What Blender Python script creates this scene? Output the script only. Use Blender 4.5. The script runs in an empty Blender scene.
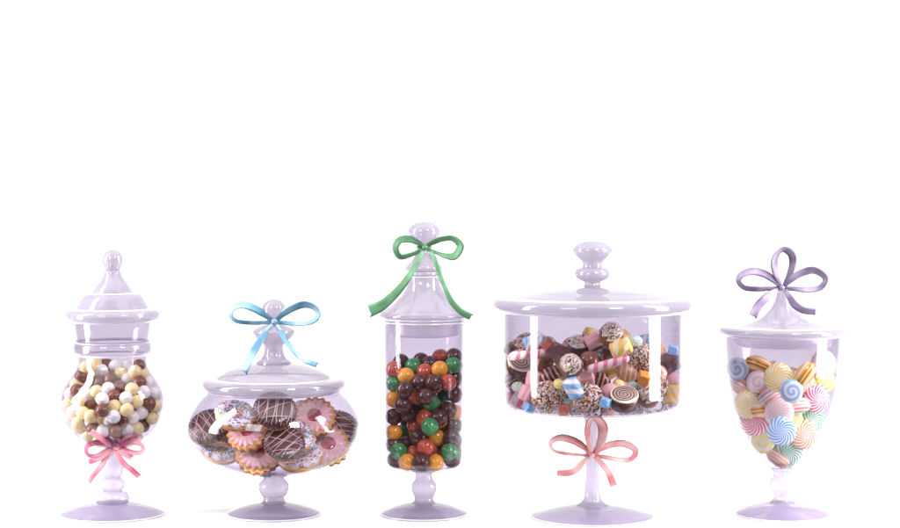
import bpy, bmesh, math, random
from mathutils import Vector, Matrix, Euler

random.seed(7)
OH, WL, EX = 178, .25, -.10
sc = bpy.context.scene
COL = sc.collection
CAM_D, CAM_Z = 2.0, 0.33
PI = math.pi

def P(px, py, dy=0.0):
    """millimetre-scale place of a measured point: 1 px of the reference is 1 mm in the plane of the jars' axes"""
    s = (CAM_D + dy) / CAM_D
    return Vector(((px - 450) / 1000 * s, dy, CAM_Z + (185 - py) / 1000 * s))

# ------------------------------------------------------------------ materials
def newmat(name):
    m = bpy.data.materials.new(name); m.use_nodes = True
    nt = m.node_tree; nt.nodes.clear()
    return m, nt, nt.nodes.new('ShaderNodeOutputMaterial')

def glass(name, T, edge=0.72, milky=0.0, rough=0.0, base=0.035, power=4.2, milk=(.86, .83, .9, 1)):
    m, nt, out = newmat(name); N, L = nt.nodes, nt.links
    lw = N.new('ShaderNodeLayerWeight'); lw.inputs['Blend'].default_value = .5
    p = N.new('ShaderNodeMath'); p.operation = 'POWER'; L.new(lw.outputs['Facing'], p.inputs[0]); p.inputs[1].default_value = power
    f = N.new('ShaderNodeMath'); f.operation = 'MULTIPLY_ADD'; L.new(p.outputs[0], f.inputs[0]); f.inputs[1].default_value = .96; f.inputs[2].default_value = base
    # thick glass seen edge-on absorbs more
    q = N.new('ShaderNodeMath'); q.operation = 'POWER'; L.new(lw.outputs['Facing'], q.inputs[0]); q.inputs[1].default_value = 2.6
    mx = N.new('ShaderNodeMix'); mx.data_type = 'RGBA'
    L.new(q.outputs[0], mx.inputs['Factor'])
    mx.inputs[6].default_value = (*T, 1); mx.inputs[7].default_value = (T[0] * edge * .99, T[1] * edge * .97, T[2] * edge * 1.02, 1)
    tr = N.new('ShaderNodeBsdfTransparent'); L.new(mx.outputs[2], tr.inputs['Color'])
    body = tr
    if milky > 0:
        d = N.new('ShaderNodeBsdfDiffuse'); d.inputs['Color'].default_value = milk
        t2 = N.new('ShaderNodeBsdfTranslucent'); t2.inputs['Color'].default_value = milk
        dd = N.new('ShaderNodeMixShader'); dd.inputs[0].default_value = .5; L.new(d.outputs[0], dd.inputs[1]); L.new(t2.outputs[0], dd.inputs[2])
        body = N.new('ShaderNodeMixShader'); body.inputs[0].default_value = milky
        L.new(tr.outputs[0], body.inputs[1]); L.new(dd.outputs[0], body.inputs[2])
    g = N.new('ShaderNodeBsdfGlossy'); g.inputs['Color'].default_value = (1, 1, 1, 1); g.inputs['Roughness'].default_value = rough
    # gentle unevenness of blown glass
    tc = N.new('ShaderNodeTexCoord'); no = N.new('ShaderNodeTexNoise'); no.inputs['Scale'].default_value = 14; no.inputs['Detail'].default_value = 1
    L.new(tc.outputs['Object'], no.inputs['Vector'])
    bu = N.new('ShaderNodeBump'); bu.inputs['Strength'].default_value = .1; bu.inputs['Distance'].default_value = .0008
    L.new(no.outputs[0], bu.inputs['Height']); L.new(bu.outputs[0], g.inputs['Normal'])
    ms = N.new('ShaderNodeMixShader'); L.new(f.outputs[0], ms.inputs[0]); L.new(body.outputs[0], ms.inputs[1]); L.new(g.outputs[0], ms.inputs[2])
    L.new(ms.outputs[0], out.inputs[0])
    return m

def pbr(name, col, rough=.35, spec=.5, coat=0., speck=None, scale=900., amt=.5, sss=0., bump=0., sheen=0., vary=0.):
    m, nt, out = newmat(name); N, L = nt.nodes, nt.links
    b = N.new('ShaderNodeBsdfPrincipled'); L.new(b.outputs[0], out.inputs[0])
    b.inputs['Base Color'].default_value = (*col, 1); b.inputs['Roughness'].default_value = rough
    b.inputs['Specular IOR Level'].default_value = spec; b.inputs['Coat Weight'].default_value = coat
    b.inputs['Coat Roughness'].default_value = .08
    b.inputs['Sheen Weight'].default_value = sheen
    if sss > 0:
        b.inputs['Subsurface Weight'].default_value = sss; b.inputs['Subsurface Radius'].default_value = (.004, .003, .0025)
        b.inputs['Subsurface Scale'].default_value = 1
    tc = N.new('ShaderNodeTexCoord'); no = N.new('ShaderNodeTexNoise'); no.inputs['Scale'].default_value = scale; no.inputs['Detail'].default_value = 2
    L.new(tc.outputs['Object'], no.inputs['Vector'])
    if speck:
        mr = N.new('ShaderNodeMapRange'); mr.inputs[1].default_value = .44; mr.inputs[2].default_value = .6
        mr.inputs[4].default_value = amt
        L.new(no.outputs[0], mr.inputs[0])
        mx = N.new('ShaderNodeMix'); mx.data_type = 'RGBA'; L.new(mr.outputs[0], mx.inputs['Factor'])
        mx.inputs[6].default_value = (*col, 1); mx.inputs[7].default_value = (*speck, 1)
        L.new(mx.outputs[2], b.inputs['Base Color'])
    if bump > 0:
        bu = N.new('ShaderNodeBump'); bu.inputs['Strength'].default_value = .6; bu.inputs['Distance'].default_value = bump
        L.new(no.outputs[0], bu.inputs['Height']); L.new(bu.outputs[0], b.inputs['Normal'])
    return m

def stripes(name, cols, kind='pinwheel', n=14, twist=90., rough=.25, coat=.5, axis='z', sharp=True, bump=0.0):
    """stripes in a sweet's own sugar: a ramp of colours over a phase in the object's own coordinates"""
    m, nt, out = newmat(name); N, L = nt.nodes, nt.links
    b = N.new('ShaderNodeBsdfPrincipled'); L.new(b.outputs[0], out.inputs[0])
    b.inputs['Roughness'].default_value = rough; b.inputs['Coat Weight'].default_value = coat; b.inputs['Coat Roughness'].default_value = .1
    tc = N.new('ShaderNodeTexCoord'); sx = N.new('ShaderNodeSeparateXYZ'); L.new(tc.outputs['Object'], sx.inputs[0])
    def M(op, a, bb=None, c=None):
        k = N.new('ShaderNodeMath'); k.operation = op
        for i, v in enumerate((a, bb, c)):
            if v is None: continue
            if isinstance(v, (int, float)): k.inputs[i].default_value = v
            else: L.new(v, k.inputs[i])
        return k.outputs[0]
    X, Y, Z = sx.outputs
    if kind in ('pinwheel', 'spiral', 'twist'):
        ang = M('DIVIDE', M('ARCTAN2', Y, X), 2 * PI)
        r = M('SQRT', M('ADD', M('MULTIPLY', X, X), M('MULTIPLY', Y, Y)))
        if kind == 'twist': ph = M('ADD', M('MULTIPLY', ang, n), M('MULTIPLY', Z, twist))
        else: ph = M('ADD', M('MULTIPLY', ang, n), M('MULTIPLY', r, twist))
    else:   # bands across the x axis, bowed a little
        ph = M('ADD', M('MULTIPLY', X, n), M('MULTIPLY', M('MULTIPLY', Y, Y), twist))
        if kind == 'bands_wavy':
            no = N.new('ShaderNodeTexNoise'); no.inputs['Scale'].default_value = 120; L.new(tc.outputs['Object'], no.inputs['Vector'])
            ph = M('ADD', ph, M('MULTIPLY', no.outputs[0], .5))
    fr = M('FRACT', ph)
    cr = N.new('ShaderNodeValToRGB'); cr.color_ramp.interpolation = 'CONSTANT' if sharp else 'LINEAR'
    els = cr.color_ramp.elements
    while len(els) > 1: els.remove(els[-1])
    for i, (pos, c) in enumerate(cols):
        e = els[0] if i == 0 else els.new(pos)
        e.position = pos; e.color = (*c, 1)
    L.new(fr, cr.inputs[0]); L.new(cr.outputs[0], b.inputs['Base Color'])
    if bump:
        bu = N.new('ShaderNodeBump'); bu.inputs['Strength'].default_value = .5; bu.inputs['Distance'].default_value = bump
        L.new(M('ABSOLUTE', M('SUBTRACT', fr, .5)), bu.inputs['Height']); L.new(bu.outputs[0], b.inputs['Normal'])
    return m

def G(tot, k):
    return tuple(c ** (1 / k) for c in tot)

M_BOWL = glass('bowl_glass', G((.465, .405, .515), 4), edge=.8, base=.023, power=6.)
M_LID = glass('lid_glass', G((.56, .50, .62), 2), edge=.66, milky=.42, milk=(.40, .368, .43, 1), power=5.5)
M_STEM = glass('stem_glass', G((.54, .48, .60), 2), edge=.6, milky=.42, milk=(.52, .475, .56, 1), power=6.5)
M_FOOT = glass('foot_glass', G((.48, .415, .55), 2), edge=.75, milky=.38, milk=(.52, .45, .59, 1), power=5.5)
M_HILITE = glass('highlight_ring_glass', (.97, .96, .98), edge=.95, milky=.8, milk=(.95, .94, .97, 1), base=.06)  # milky white body: edge highlights put into the colour
M_PLUG = glass('ground_glass', (.99, .98, .99), edge=.97, milky=.35, rough=.25)

# ------------------------------------------------------------------ object helpers
def link(o):
    COL.objects.link(o); return o

def mesh_obj(name, bm, mats, parent=None, sharp=35, smooth=True):
    me = bpy.data.meshes.new(name)
    bmesh.ops.recalc_face_normals(bm, faces=bm.faces)
    if smooth:
        for f in bm.faces: f.smooth = True
        for e in bm.edges:
            if len(e.link_faces) == 2 and e.calc_face_angle(0) > math.radians(sharp): e.smooth = False
    bm.to_mesh(me); bm.free()
    for m in (mats if isinstance(mats, (list, tuple)) else [mats]): me.materials.append(m)
    o = link(bpy.data.objects.new(name, me))
    if parent: o.parent = parent
    return o

def thing(o, label, cat, group=None):
    o['label'] = label; o['category'] = cat
    if group: o['group'] = group
    return o

def empty(name, loc=(0, 0, 0)):
    o = link(bpy.data.objects.new(name, None)); o.location = loc; o.empty_display_size = .01
    return o

def dup(root, top=True):
    r = root.copy(); COL.objects.link(r)
    for ch in list(root.children):
        c = ch.copy(); COL.objects.link(c); c.parent = r
        for g in ch.children:
            d = g.copy(); COL.objects.link(d); d.parent = c
    return r

def crom(pts, n=7):
    """Catmull-Rom through 2-D/3-D points"""
    if len(pts) < 3: return [tuple(p) for p in pts]
    pts = [tuple(p) for p in pts]
    ext = [tuple(2 * a - b for a, b in zip(pts[0], pts[1]))] + pts + [tuple(2 * a - b for a, b in zip(pts[-1], pts[-2]))]
    out = []
    for i in range(1, len(ext) - 2):
        p0, p1, p2, p3 = ext[i - 1:i + 3]
        for k in range(n):
            t = k / n
            out.append(tuple(.5 * (2 * b + (c - a) * t + (2 * a - 5 * b + 4 * c - d) * t * t + (3 * b - a - 3 * c + d) * t ** 3) for a, b, c, d in zip(p0, p1, p2, p3)))
    out.append(pts[-1])
    return out

def profile(strands, dy=0., n=7):
    """strands of (radius px, y px) -> smooth list of (r, z) in metres"""
    s = (CAM_D + dy) / CAM_D
    out = []
    for st in strands:
        for r, y in crom(st, n):
            q = (max(0., r) / 1000 * s, CAM_Z + (185 - y) / 1000 * s)
            if out and abs(out[-1][0] - q[0]) < 1e-7 and abs(out[-1][1] - q[1]) < 1e-7: continue
            out.append(q)
    return out

def lathe(prof, seg=96):
    bm = bmesh.new(); rings = []
    for r, z in prof:
        if r < 1e-6: rings.append([bm.verts.new((0, 0, z))])
        else: rings.append([bm.verts.new((r * math.cos(2 * PI * k / seg), r * math.sin(2 * PI * k / seg), z)) for k in range(seg)])
    for a, b in zip(rings, rings[1:]):
        for k in range(seg):
            j = (k + 1) % seg
            if len(a) == 1 and len(b) == 1: break
            if len(a) == 1: bm.faces.new((a[0], b[k], b[j]))
            elif len(b) == 1: bm.faces.new((a[k], b[0], a[j]))
            else: bm.faces.new((a[k], b[k], b[j], a[j]))
    return bm

def shell(prof, t):
    """outer profile rim -> bottom centre; adds the inner wall"""
    inner = []
    for i, (r, z) in enumerate(prof):
        a = prof[max(0, i - 1)]; b = prof[min(len(prof) - 1, i + 1)]
        d = Vector((b[0] - a[0], b[1] - a[1]))
        if d.length < 1e-9: continue
        d.normalize(); nrm = Vector((-d.y, d.x))     # outward for a downward profile is (+)
        if nrm.x < 0 and abs(d.y) > .3: nrm = -nrm
        elif abs(d.y) <= .3 and nrm.y > 0: nrm = -nrm
        q = (max(0, r - nrm.x * t), z - nrm.y * t)
        inner.append(q)
    inner[-1] = (0, prof[-1][1] + t)
    r0, z0 = prof[0]
    rim = [(r0 - t * .5, z0 + t * .35)]
    return [inner[-1]] + inner[:-1][::-1] + rim + prof

# ------------------------------------------------------------------ setting
def sheet(name, pts_yz, half, mat):
    bm = bmesh.new(); rows = []
    for y, z in pts_yz: rows.append([bm.verts.new((x, y, z)) for x in (-half, 0, half)])
    for a, b in zip(rows, rows[1:]):
        for k in range(2): bm.faces.new((a[k], a[k + 1], b[k + 1], b[k]))
    o = mesh_obj(name, bm, mat, sharp=80); o['kind'] = 'structure'
    return o
M_WHITE = pbr('white_card', (.955, .955, .955), rough=.9, spec=.1, speck=(.945, .945, .95), scale=3, amt=1)
tt = sheet('tabletop', [(-.125, -.04), (-.125, -.006), (-.1232, -.0018), (-.119, 0), (2.2, 0)], 4.5, M_WHITE)
sheet('backdrop', [(2.2, 0)] + [(2.2 + .8 * math.sin(a), .8 - .8 * math.cos(a)) for a in [PI / 2 * k / 16 for k in range(1, 17)]] + [(3.0, 4.0)], 4.5, M_WHITE)

# ------------------------------------------------------------------ jars
JARS = {}
def jar(key, cx, dy, label, knob, lid, plug, bowl, stem, foot, wall=.0022):
    s = (CAM_D + dy) / CAM_D
    t = thing(empty('candy_jar', ((cx - 450) / 1000 * s, dy, 0)), label, 'candy jar', 'glass candy jars in a row')
    b = mesh_obj('bowl', lathe(shell(profile(bowl, dy), wall), 128), M_BOWL, t)
    l = mesh_obj('lid', lathe(profile(lid, dy), 128), M_LID, t)
    if knob: mesh_obj('knob', lathe(profile(knob, dy)), M_LID, l)
    if plug: mesh_obj('stopper', lathe(profile(plug, dy), 128), M_PLUG, l)
    mesh_obj('stem', lathe(profile(stem, dy)), M_STEM, t)
    mesh_obj('foot', lathe(profile(foot, dy), 128), M_FOOT, t)
    pr = [(r - wall, z) for r, z in profile(bowl, dy)]
    zb = pr[-1][1] + wall
    def R(z):
        if z < zb: return 0.
        best = pr[0][0]
        for (r0, z0), (r1, z1) in zip(pr, pr[1:]):
            if z1 <= z <= z0: return r0 + (r1 - r0) * ((z0 - z) / max(1e-9, z0 - z1))
        return best
    JARS[key] = dict(root=t, x=t.location.x, y=dy, R=R, zb=zb)
    return t

def highlight_rings(key, parent_name, rings):  # added white beads that stand for the highlight lines along glass edges
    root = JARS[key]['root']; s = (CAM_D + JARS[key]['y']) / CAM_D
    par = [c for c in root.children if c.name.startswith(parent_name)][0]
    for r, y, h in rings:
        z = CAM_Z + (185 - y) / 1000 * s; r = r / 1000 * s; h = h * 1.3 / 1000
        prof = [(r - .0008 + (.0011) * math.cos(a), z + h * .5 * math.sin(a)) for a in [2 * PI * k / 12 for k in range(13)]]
        mesh_obj('highlight_ring', lathe(prof, 128), M_HILITE, par, sharp=80)

def foot_prof(r, ya, yr, mid, rs=14):
    base = 515 if yr < 515 else 517
    return [[(0, ya), (rs, ya + 1)] + mid + [(r, yr)], [(r, yr), (r + .1, yr + .8), (r - .6, base - .5)], [(r - .6, base - .5), (0, base - .5)]]

jar('pot', 112.6, 0, 'round-bellied candy jar of white, cream and brown balls with a pink bow on its stem',
    [[(0, 249.5), (5, 250.6), (9, 254.8), (10.3, 260.5), (9, 266), (7.2, 270)], [(7.2, 270), (0, 270)]],
    [[(0, 270.2), (7, 270.4), (8.5, 274), (12, 280), (17, 287), (20.5, 293.5)],
     [(20.5, 293.5), (25.5, 294), (29, 296.5), (33, 303), (36.5, 309.3)],
     [(36.5, 309.3), (43, 309.8), (46.2, 312), (47, 315.5), (46.2, 318.6), (43, 320.6), (36, 320.8)], [(36, 320.8), (0, 320.8)]],
    None,
    [[(39, 321.4), (38, 330), (36.2, 342.5)], [(36.2, 342.5), (38.8, 343.6), (39.6, 348.3), (38.8, 353), (35, 354.6)],
     [(35, 354.6), (35.6, 365), (40, 373), (47.2, 384), (51.3, 393), (52.5, 402), (51.5, 412), (47.5, 424), (39, 435.5), (27, 444), (14, 448.5), (0, 449.5)]],
    [[(0, 449.6), (11, 449.8), (7, 453.5), (7.5, 459), (11, 466), (11.3, 470.5), (9.5, 475.5), (7.5, 478)],
     [(7.5, 478), (11.5, 480), (12.6, 484.3), (11.3, 488.5), (8.5, 490.8)], [(8.5, 490.8), (14.5, 492.5), (16.8, 497), (16.2, 501), (14.5, 503.2)], [(14.5, 503.2), (0, 503.2)]],
    foot_prof(52.5, 501, 513.3, [(25, 503.8), (40, 508.2), (49, 511.8)], 13))

jar('cookie', 273.8, 0, 'squat wide candy jar of cookies and doughnuts with a light blue bow on its lid',
    [[(0, 299), (6, 300), (10.5, 304.6), (11.8, 310.5), (10.5, 316), (6.6, 320.3)], [(6.6, 320.3), (5.4, 322.5), (6.5, 324)],
     [(6.5, 324), (13, 326), (20, 329.8), (21, 333), (18.5, 337.5), (13, 342), (10.4, 344.5)], [(10.4, 344.5), (9.4, 349.5), (10.6, 355), (13, 359)],
     [(13, 359), (16, 361), (18, 364)], [(18, 364), (0, 364)]],
    [[(0, 362.5), (15, 363.3), (30, 365.8), (45, 370.5), (54, 375.2), (58, 378.8)],
     [(58, 378.8), (66, 379), (70.2, 381), (71.6, 385), (70.2, 388.8), (66, 390.6), (58, 390.8)], [(58, 390.8), (0, 390.8)]],
    None,
    [[(66.5, 391.5), (74, 399), (81.5, 409), (86, 419), (87, 427), (85.2, 437), (80.3, 447), (72, 455.5), (60, 463), (44, 469.6), (26, 473.8), (0, 475)]],
    [[(0, 475.1), (13, 475.3), (10.5, 478), (12, 480)], [(12, 480), (15, 484), (15.2, 489), (13, 494), (10.5, 497)], [(10.5, 497), (11.2, 501), (15.2, 505)], [(15.2, 505), (0, 505)]],
    foot_prof(47.6, 502, 513.3, [(30, 506.3), (42, 510.6)]))

jar('tall', 424, 0, 'tall narrow cylinder candy jar of dark, red, green and yellow balls with a green bow',
    [[(0, 221.5), (8, 222.6), (14, 227), (15.7, 232), (13.8, 238), (9, 243), (6.6, 246.5)], [(6.6, 246.5), (0, 246.5)]],
    [[(0, 246.6), (6.4, 246.8), (7.6, 252), (11.5, 259.5), (15.5, 264)], [(15.5, 264), (18, 266.5), (18, 270), (15.2, 272)], [(15.2, 272), (16.2, 274), (15.2, 276.5)],
     [(15.2, 276.5), (16, 283), (20, 291.5), (27, 300), (36, 307.5), (43, 312)], [(43, 312), (44.7, 314.8), (43.6, 317.4), (40.4, 318.5)], [(40.4, 318.5), (40.4, 321.6)], [(40.4, 321.6), (0, 321.6)]],
    [[(35, 321.9), (35.3, 331)], [(35.3, 331), (34.6, 335), (31, 336)], [(31, 336), (0, 336)]],
    [[(40.4, 322.4), (40.4, 390), (40.4, 456)], [(40.4, 456), (39.2, 463), (35, 467.6), (27, 469), (14, 469.3), (0, 469.4)]],
    [[(0, 469.5), (12, 469.7), (8.6, 474), (9, 479)], [(9, 479), (12.4, 484), (12.4, 490), (10, 496), (9.2, 498)], [(9.2, 498), (10.5, 501.5), (15.2, 504.5)], [(15.2, 504.5), (0, 504.5)]],
    foot_prof(44, 502, 513.3, [(27, 506), (38, 510.4)]))

jar('drum', 592.4, -.012, 'wide drum-shaped candy jar of mixed sweets on a high stem with a rose bow',
    [[(0, 241), (10, 242), (18, 246.5), (19.9, 251), (17, 256), (12, 260), (10, 262.5)], [(10, 262.5), (9.6, 265), (10, 267)], [(10, 267), (15.5, 269), (17.7, 273.5), (15.5, 278), (9.5, 281)],
     [(9.5, 281), (7.6, 283), (9, 286), (13, 288)], [(13, 288), (0, 288)]],
    [[(0, 286), (22, 286.6), (45, 289.3), (68, 293.8), (84.5, 298)], [(84.5, 298), (94, 298.3), (98.4, 300.7), (99.7, 304.6), (98.4, 308.4), (94, 310.4), (84, 310.6)], [(84, 310.6), (0, 310.6)]],
    None,
    [[(89.6, 311.2), (89.6, 350), (89.6, 397)], [(89.6, 397), (88.6, 403), (83.5, 407.6), (74, 409.3), (40, 409.8), (0, 410)]],
    [[(0, 410.1), (15, 410.3), (9.5, 415), (7.8, 424), (6.5, 440), (6.5, 458), (7.3, 480), (8.6, 497), (12.5, 503), (22, 508)], [(22, 508), (0, 508)]],
    foot_prof(62.4, 504.8, 515.6, [(40, 509.6), (54, 513.4)], 20))

jar('goblet', 782.4, 0, 'goblet-shaped candy jar of swirled hard candies with a purple bow on its pointed lid',
    None,
    [[(0, 285.5), (3.4, 286), (5.2, 293), (8.2, 302), (13.4, 310.5), (22.5, 318.5), (37, 324.3), (50, 326.8)],
     [(50, 326.8), (58.5, 326.9), (62, 328.4), (62.9, 330.8), (62, 333.2), (58.5, 334.7), (50, 334.8)], [(50, 334.8), (0, 334.8)]],
    [[(49.5, 335.1), (49.8, 341)], [(49.8, 341), (47.5, 345.3), (41, 346.4)], [(41, 346.4), (0, 346.4)]],
    [[(57.6, 335.4), (57.3, 345), (56.6, 360), (55.2, 378), (52.5, 396), (48.2, 413), (41.6, 430), (33, 445), (23, 457), (13.5, 464.5), (0, 467.5)]],
    [[(0, 467.6), (12, 467.8), (9.2, 472), (9.6, 476)], [(9.6, 476), (13, 480.5), (13.3, 485), (11.5, 490), (8.8, 494.5)], [(8.8, 494.5), (8.8, 498), (14, 503.5)], [(14, 503.5), (0, 503.5)]],
    foot_prof(47.4, 501.5, 513.8, [(30, 506), (42, 510.8)]))

highlight_rings('pot', 'lid', [(20.6, 293.6, 1.5), (36.8, 309.4, 1.6), (42.5, 320.8, 1.6)])
highlight_rings('pot', 'bowl', [(36.4, 342.4, 1.5), (36, 354.6, 1.6)])
highlight_rings('cookie', 'lid', [(58.6, 379, 1.6), (66, 391, 1.8)])
highlight_rings('tall', 'lid', [(15.7, 272.3, 1.3), (15.8, 276.7, 1.3), (42.2, 318.6, 1.6), (40.9, 321.9, 1.3)])
highlight_rings('drum', 'lid', [(85.5, 298.2, 1.8), (93.5, 310.8, 2.0)])
highlight_rings('goblet', 'lid', [(50.5, 327, 1.2), (58, 335, 1.7)])
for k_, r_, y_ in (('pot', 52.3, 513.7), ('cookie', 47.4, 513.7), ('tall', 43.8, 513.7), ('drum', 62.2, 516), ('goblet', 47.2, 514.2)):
    highlight_rings(k_, 'foot', [(r_, y_, 1.5)])
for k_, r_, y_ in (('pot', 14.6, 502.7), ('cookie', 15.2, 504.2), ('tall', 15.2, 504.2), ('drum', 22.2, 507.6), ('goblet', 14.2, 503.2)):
    highlight_rings(k_, 'stem', [(r_, y_, 1.1)])

# ------------------------------------------------------------------ packing
def pack(j, items, fillers, aspect=1., strict=False, nrm=None, iters=160, top=None, seed=1, front=.35):
    """items: dicts px,py,r(mm) -> settles them inside the jar without overlaps; the measured ones keep their place across and
    up and find their depth against the front wall, the fillers move freely behind them"""
    rnd = random.Random(seed)
    J = JARS[j]; R = J['R']
    def lim(x, z, r):
        rr = min(R(z), R(z - r * .5), R(z + r * .5))
        if aspect > .95: return rr - r
        return rr
    def ymax(x, z, r):
        rr = min(R(max(J['zb'] + 1e-4, z - r * .55)), R(z), R(z + r * .4))
        if aspect > .95: return math.sqrt(max(0, (rr - r) ** 2 - x * x))
        if nrm:
            q = min(R(max(J['zb'] + 1e-4, z - r * .45)), R(z)) - r * .9
            return math.sqrt(max(0, q * q - x * x)) if q > 0 else 0.
        lo = R(max(J['zb'] + 1e-4, z - r * .72))
        return max(0., min(math.sqrt(max(0, rr * rr - (abs(x) + .8 * r) ** 2)) - r * aspect * .8, math.sqrt(max(0, lo * lo - x * x)) - r * aspect))
    S = []
    for i, it in enumerate(items):
        r = it['r'] / 1000; y = -.02
        for _ in range(3):
            p = P(it['px'], it['py'], J['y'] + y)
            y = -ymax(p.x - J['x'], p.z, r) + it.get('back', 0) / 1000
        S.append(dict(it=it, r=r, t=P(it['px'], it['py'], J['y'] + y), p=Vector((p.x - J['x'], y, p.z)), fill=False))
    xs = [s['p'] for s in S]
    def toph(x):
        # highest measured centre near this x
        c = [p.z for p in xs if abs(p.x - x) < .02]
        return (max(c) if c else J['zb'] + .03)
    n = 0; tries = 0
    while n < len(fillers) and tries < 20000:
        tries += 1
        f = fillers[n]; r = f['r'] / 1000
        rm = R(J['zb'] + .5 * (xs[0].z - J['zb']))
        x = rnd.uniform(-.09, .09); z = rnd.uniform(J['zb'] + r, J['zb'] + .14)
        ym = ymax(x, z, r)
        if abs(x) > R(z) - r or z > toph(x) - r * .3: continue
        y = rnd.uniform(-.2 * ym, ym)
        S.append(dict(it=f, r=r, t=None, p=Vector((x, y, z)), fill=True)); n += 1
    for k in range(iters):
        for a in range(len(S)):
            A = S[a]
            for b in range(a + 1, len(S)):
                B = S[b]
                d = A['p'] - B['p']
                if nrm: d = d + nrm * d.dot(nrm) * (1 / aspect - 1)
                else: d.y /= aspect
                md = A['r'] + B['r']
                if abs(d.x) > md or abs(d.z) > md: continue
                L = d.length
                if L >= md or L < 1e-9: continue
                push = (md - L) * .5; u = d / L
                wa = 1. if A['fill'] else .25; wb = 1. if B['fill'] else .25
                if not A['fill'] and not B['fill']:
                    # measured against measured: mostly one goes back
                    ya = u.y if abs(u.y) > .25 else (.6 if (A['it'].get('rank', 0) < B['it'].get('rank', 0)) else -.6)
                    if strict: ya = .6 if A['it']['rank'] < B['it']['rank'] else -.6
                    mv = push * 1.3 * aspect
                    if ya > 0: A['p'].y += mv; B['p'].y -= mv * .25
                    else: B['p'].y += mv; A['p'].y -= mv * .25
                    A['p'].x += u.x * push * .12; B['p'].x -= u.x * push * .12
                    A['p'].z += u.z * push * .12; B['p'].z -= u.z * push * .12
                else:
                    fa = wa / (wa + wb); fb = 1 - fa
                    A['p'] += Vector((u.x, u.y * aspect, u.z)) * push * 2 * (fa if A['fill'] else 0 if B['fill'] else .3)
                    B['p'] -= Vector((u.x, u.y * aspect, u.z)) * push * 2 * (fb if B['fill'] else 0 if A['fill'] else .3)
        for s in S:
            p, r = s['p'], s['r']
            if not s['fill']:
                q = P(s['it']['px'], s['it']['py'], J['y'] + p.y)
                p.x += (q.x - J['x'] - p.x) * .5; p.z += (q.z - p.z) * .5
            rmin = J['zb'] + r * (.9 if aspect > .95 else .55)
            if p.z < rmin: p.z = rmin
            ym = ymax(p.x, p.z, r)
            p.y = max(-ym, min(ym, p.y))
            if s['fill']: p.y = max(p.y, -.25 * ym if not strict else (-.25 if aspect == .40 else -.05) * ym)
            if nrm:
                for _ in range(16):
                    e = R(p.z - .6 * r)
                    if e > 0 and math.hypot(abs(p.x) + .5 * r, abs(p.y) + .7 * r) < e + .001: break
                    p.z += .0005; p.y *= .98
            if 'fix' in s['it']: p.y = s['it']['fix']
            if aspect > .95:
                lm = max(0.001, lim(p.x, p.z, r)); h = math.hypot(p.x, p.y)
                if h > lm: p.x *= lm / h; p.y *= lm / h
            if aspect < .95:
                lx = max(.001, min(R(p.z), R(max(J['zb'] + 1e-4, p.z - r * .5))) - r * .86)
                p.x = max(-lx, min(lx, p.x))
            if s['fill']:
                tz = toph(p.x)
                fk_ = .9 if strict else .2
                if p.z > tz - r * fk_: p.z = tz - r * fk_
    out = []
    for s in S:
        # drop a filler the settling left inside something
        if s['fill']:
            bad = bool(nrm) and math.hypot(abs(s['p'].x) + .5 * s['r'], abs(s['p'].y) + .72 * s['r']) > R(s['p'].z - .62 * s['r'])
            for o in out:
                d = s['p'] - o[1]
                if nrm: d = d + nrm * d.dot(nrm) * (1 / aspect - 1)
                else: d.y /= aspect
                if d.length < (s['r'] + o[2]) * (.62 if nrm else .80): bad = True; break
            if bad: continue
        out.append((s['it'], s['p'].copy(), s['r'], s['fill']))
    return [(it, Vector((p.x + J['x'], p.y + J['y'], p.z)), r, f) for it, p, r, f in out]

ORD = ['first', 'second', 'third', 'fourth', 'fifth', 'sixth', 'seventh', 'eighth', 'ninth', 'tenth', 'eleventh', 'twelfth']
def rows_labels(placed, nrows, names, jarname):
    """every front ball gets its row counted from the top of the heap and its rank among its colour from the left"""
    vis = [q for q in placed if not q[3]]
    zs = sorted((q[1].z for q in vis), reverse=True)
    per = math.ceil(len(zs) / nrows)
    rows = {}
    for q in sorted(vis, key=lambda q: -q[1].z):
        k = min(nrows - 1, len(sum(rows.values(), [])) // per)
        rows.setdefault(k, []).append(q)
    lab = {}
    for k, qs in rows.items():
        rk = ORD[k] if k < nrows - 1 else 'bottom'
        if k == 0: rk = 'top'
        cnt = {}
        for q in sorted(qs, key=lambda q: q[1].x):
            c = q[0]['c']; cnt.setdefault(c, []).append(q)
        for c, l in cnt.items():
            for i, q in enumerate(l):
                if len(l) == 1: w = 'only %s in' % names[c]
                else: w = '%s %s from left in' % (ORD[i], names[c])
                lab[id(q)] = '%s the %s row of balls of the %s jar' % (w, rk, jarname)
    return lab

# ------------------------------------------------------------------ balls
def ball_mesh(name, r, mat, seg=28):
    bm = bmesh.new(); bmesh.ops.create_uvsphere(bm, u_segments=seg, v_segments=seg // 2, radius=r)
    return mesh_obj(name, bm, mat, sharp=80)

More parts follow.
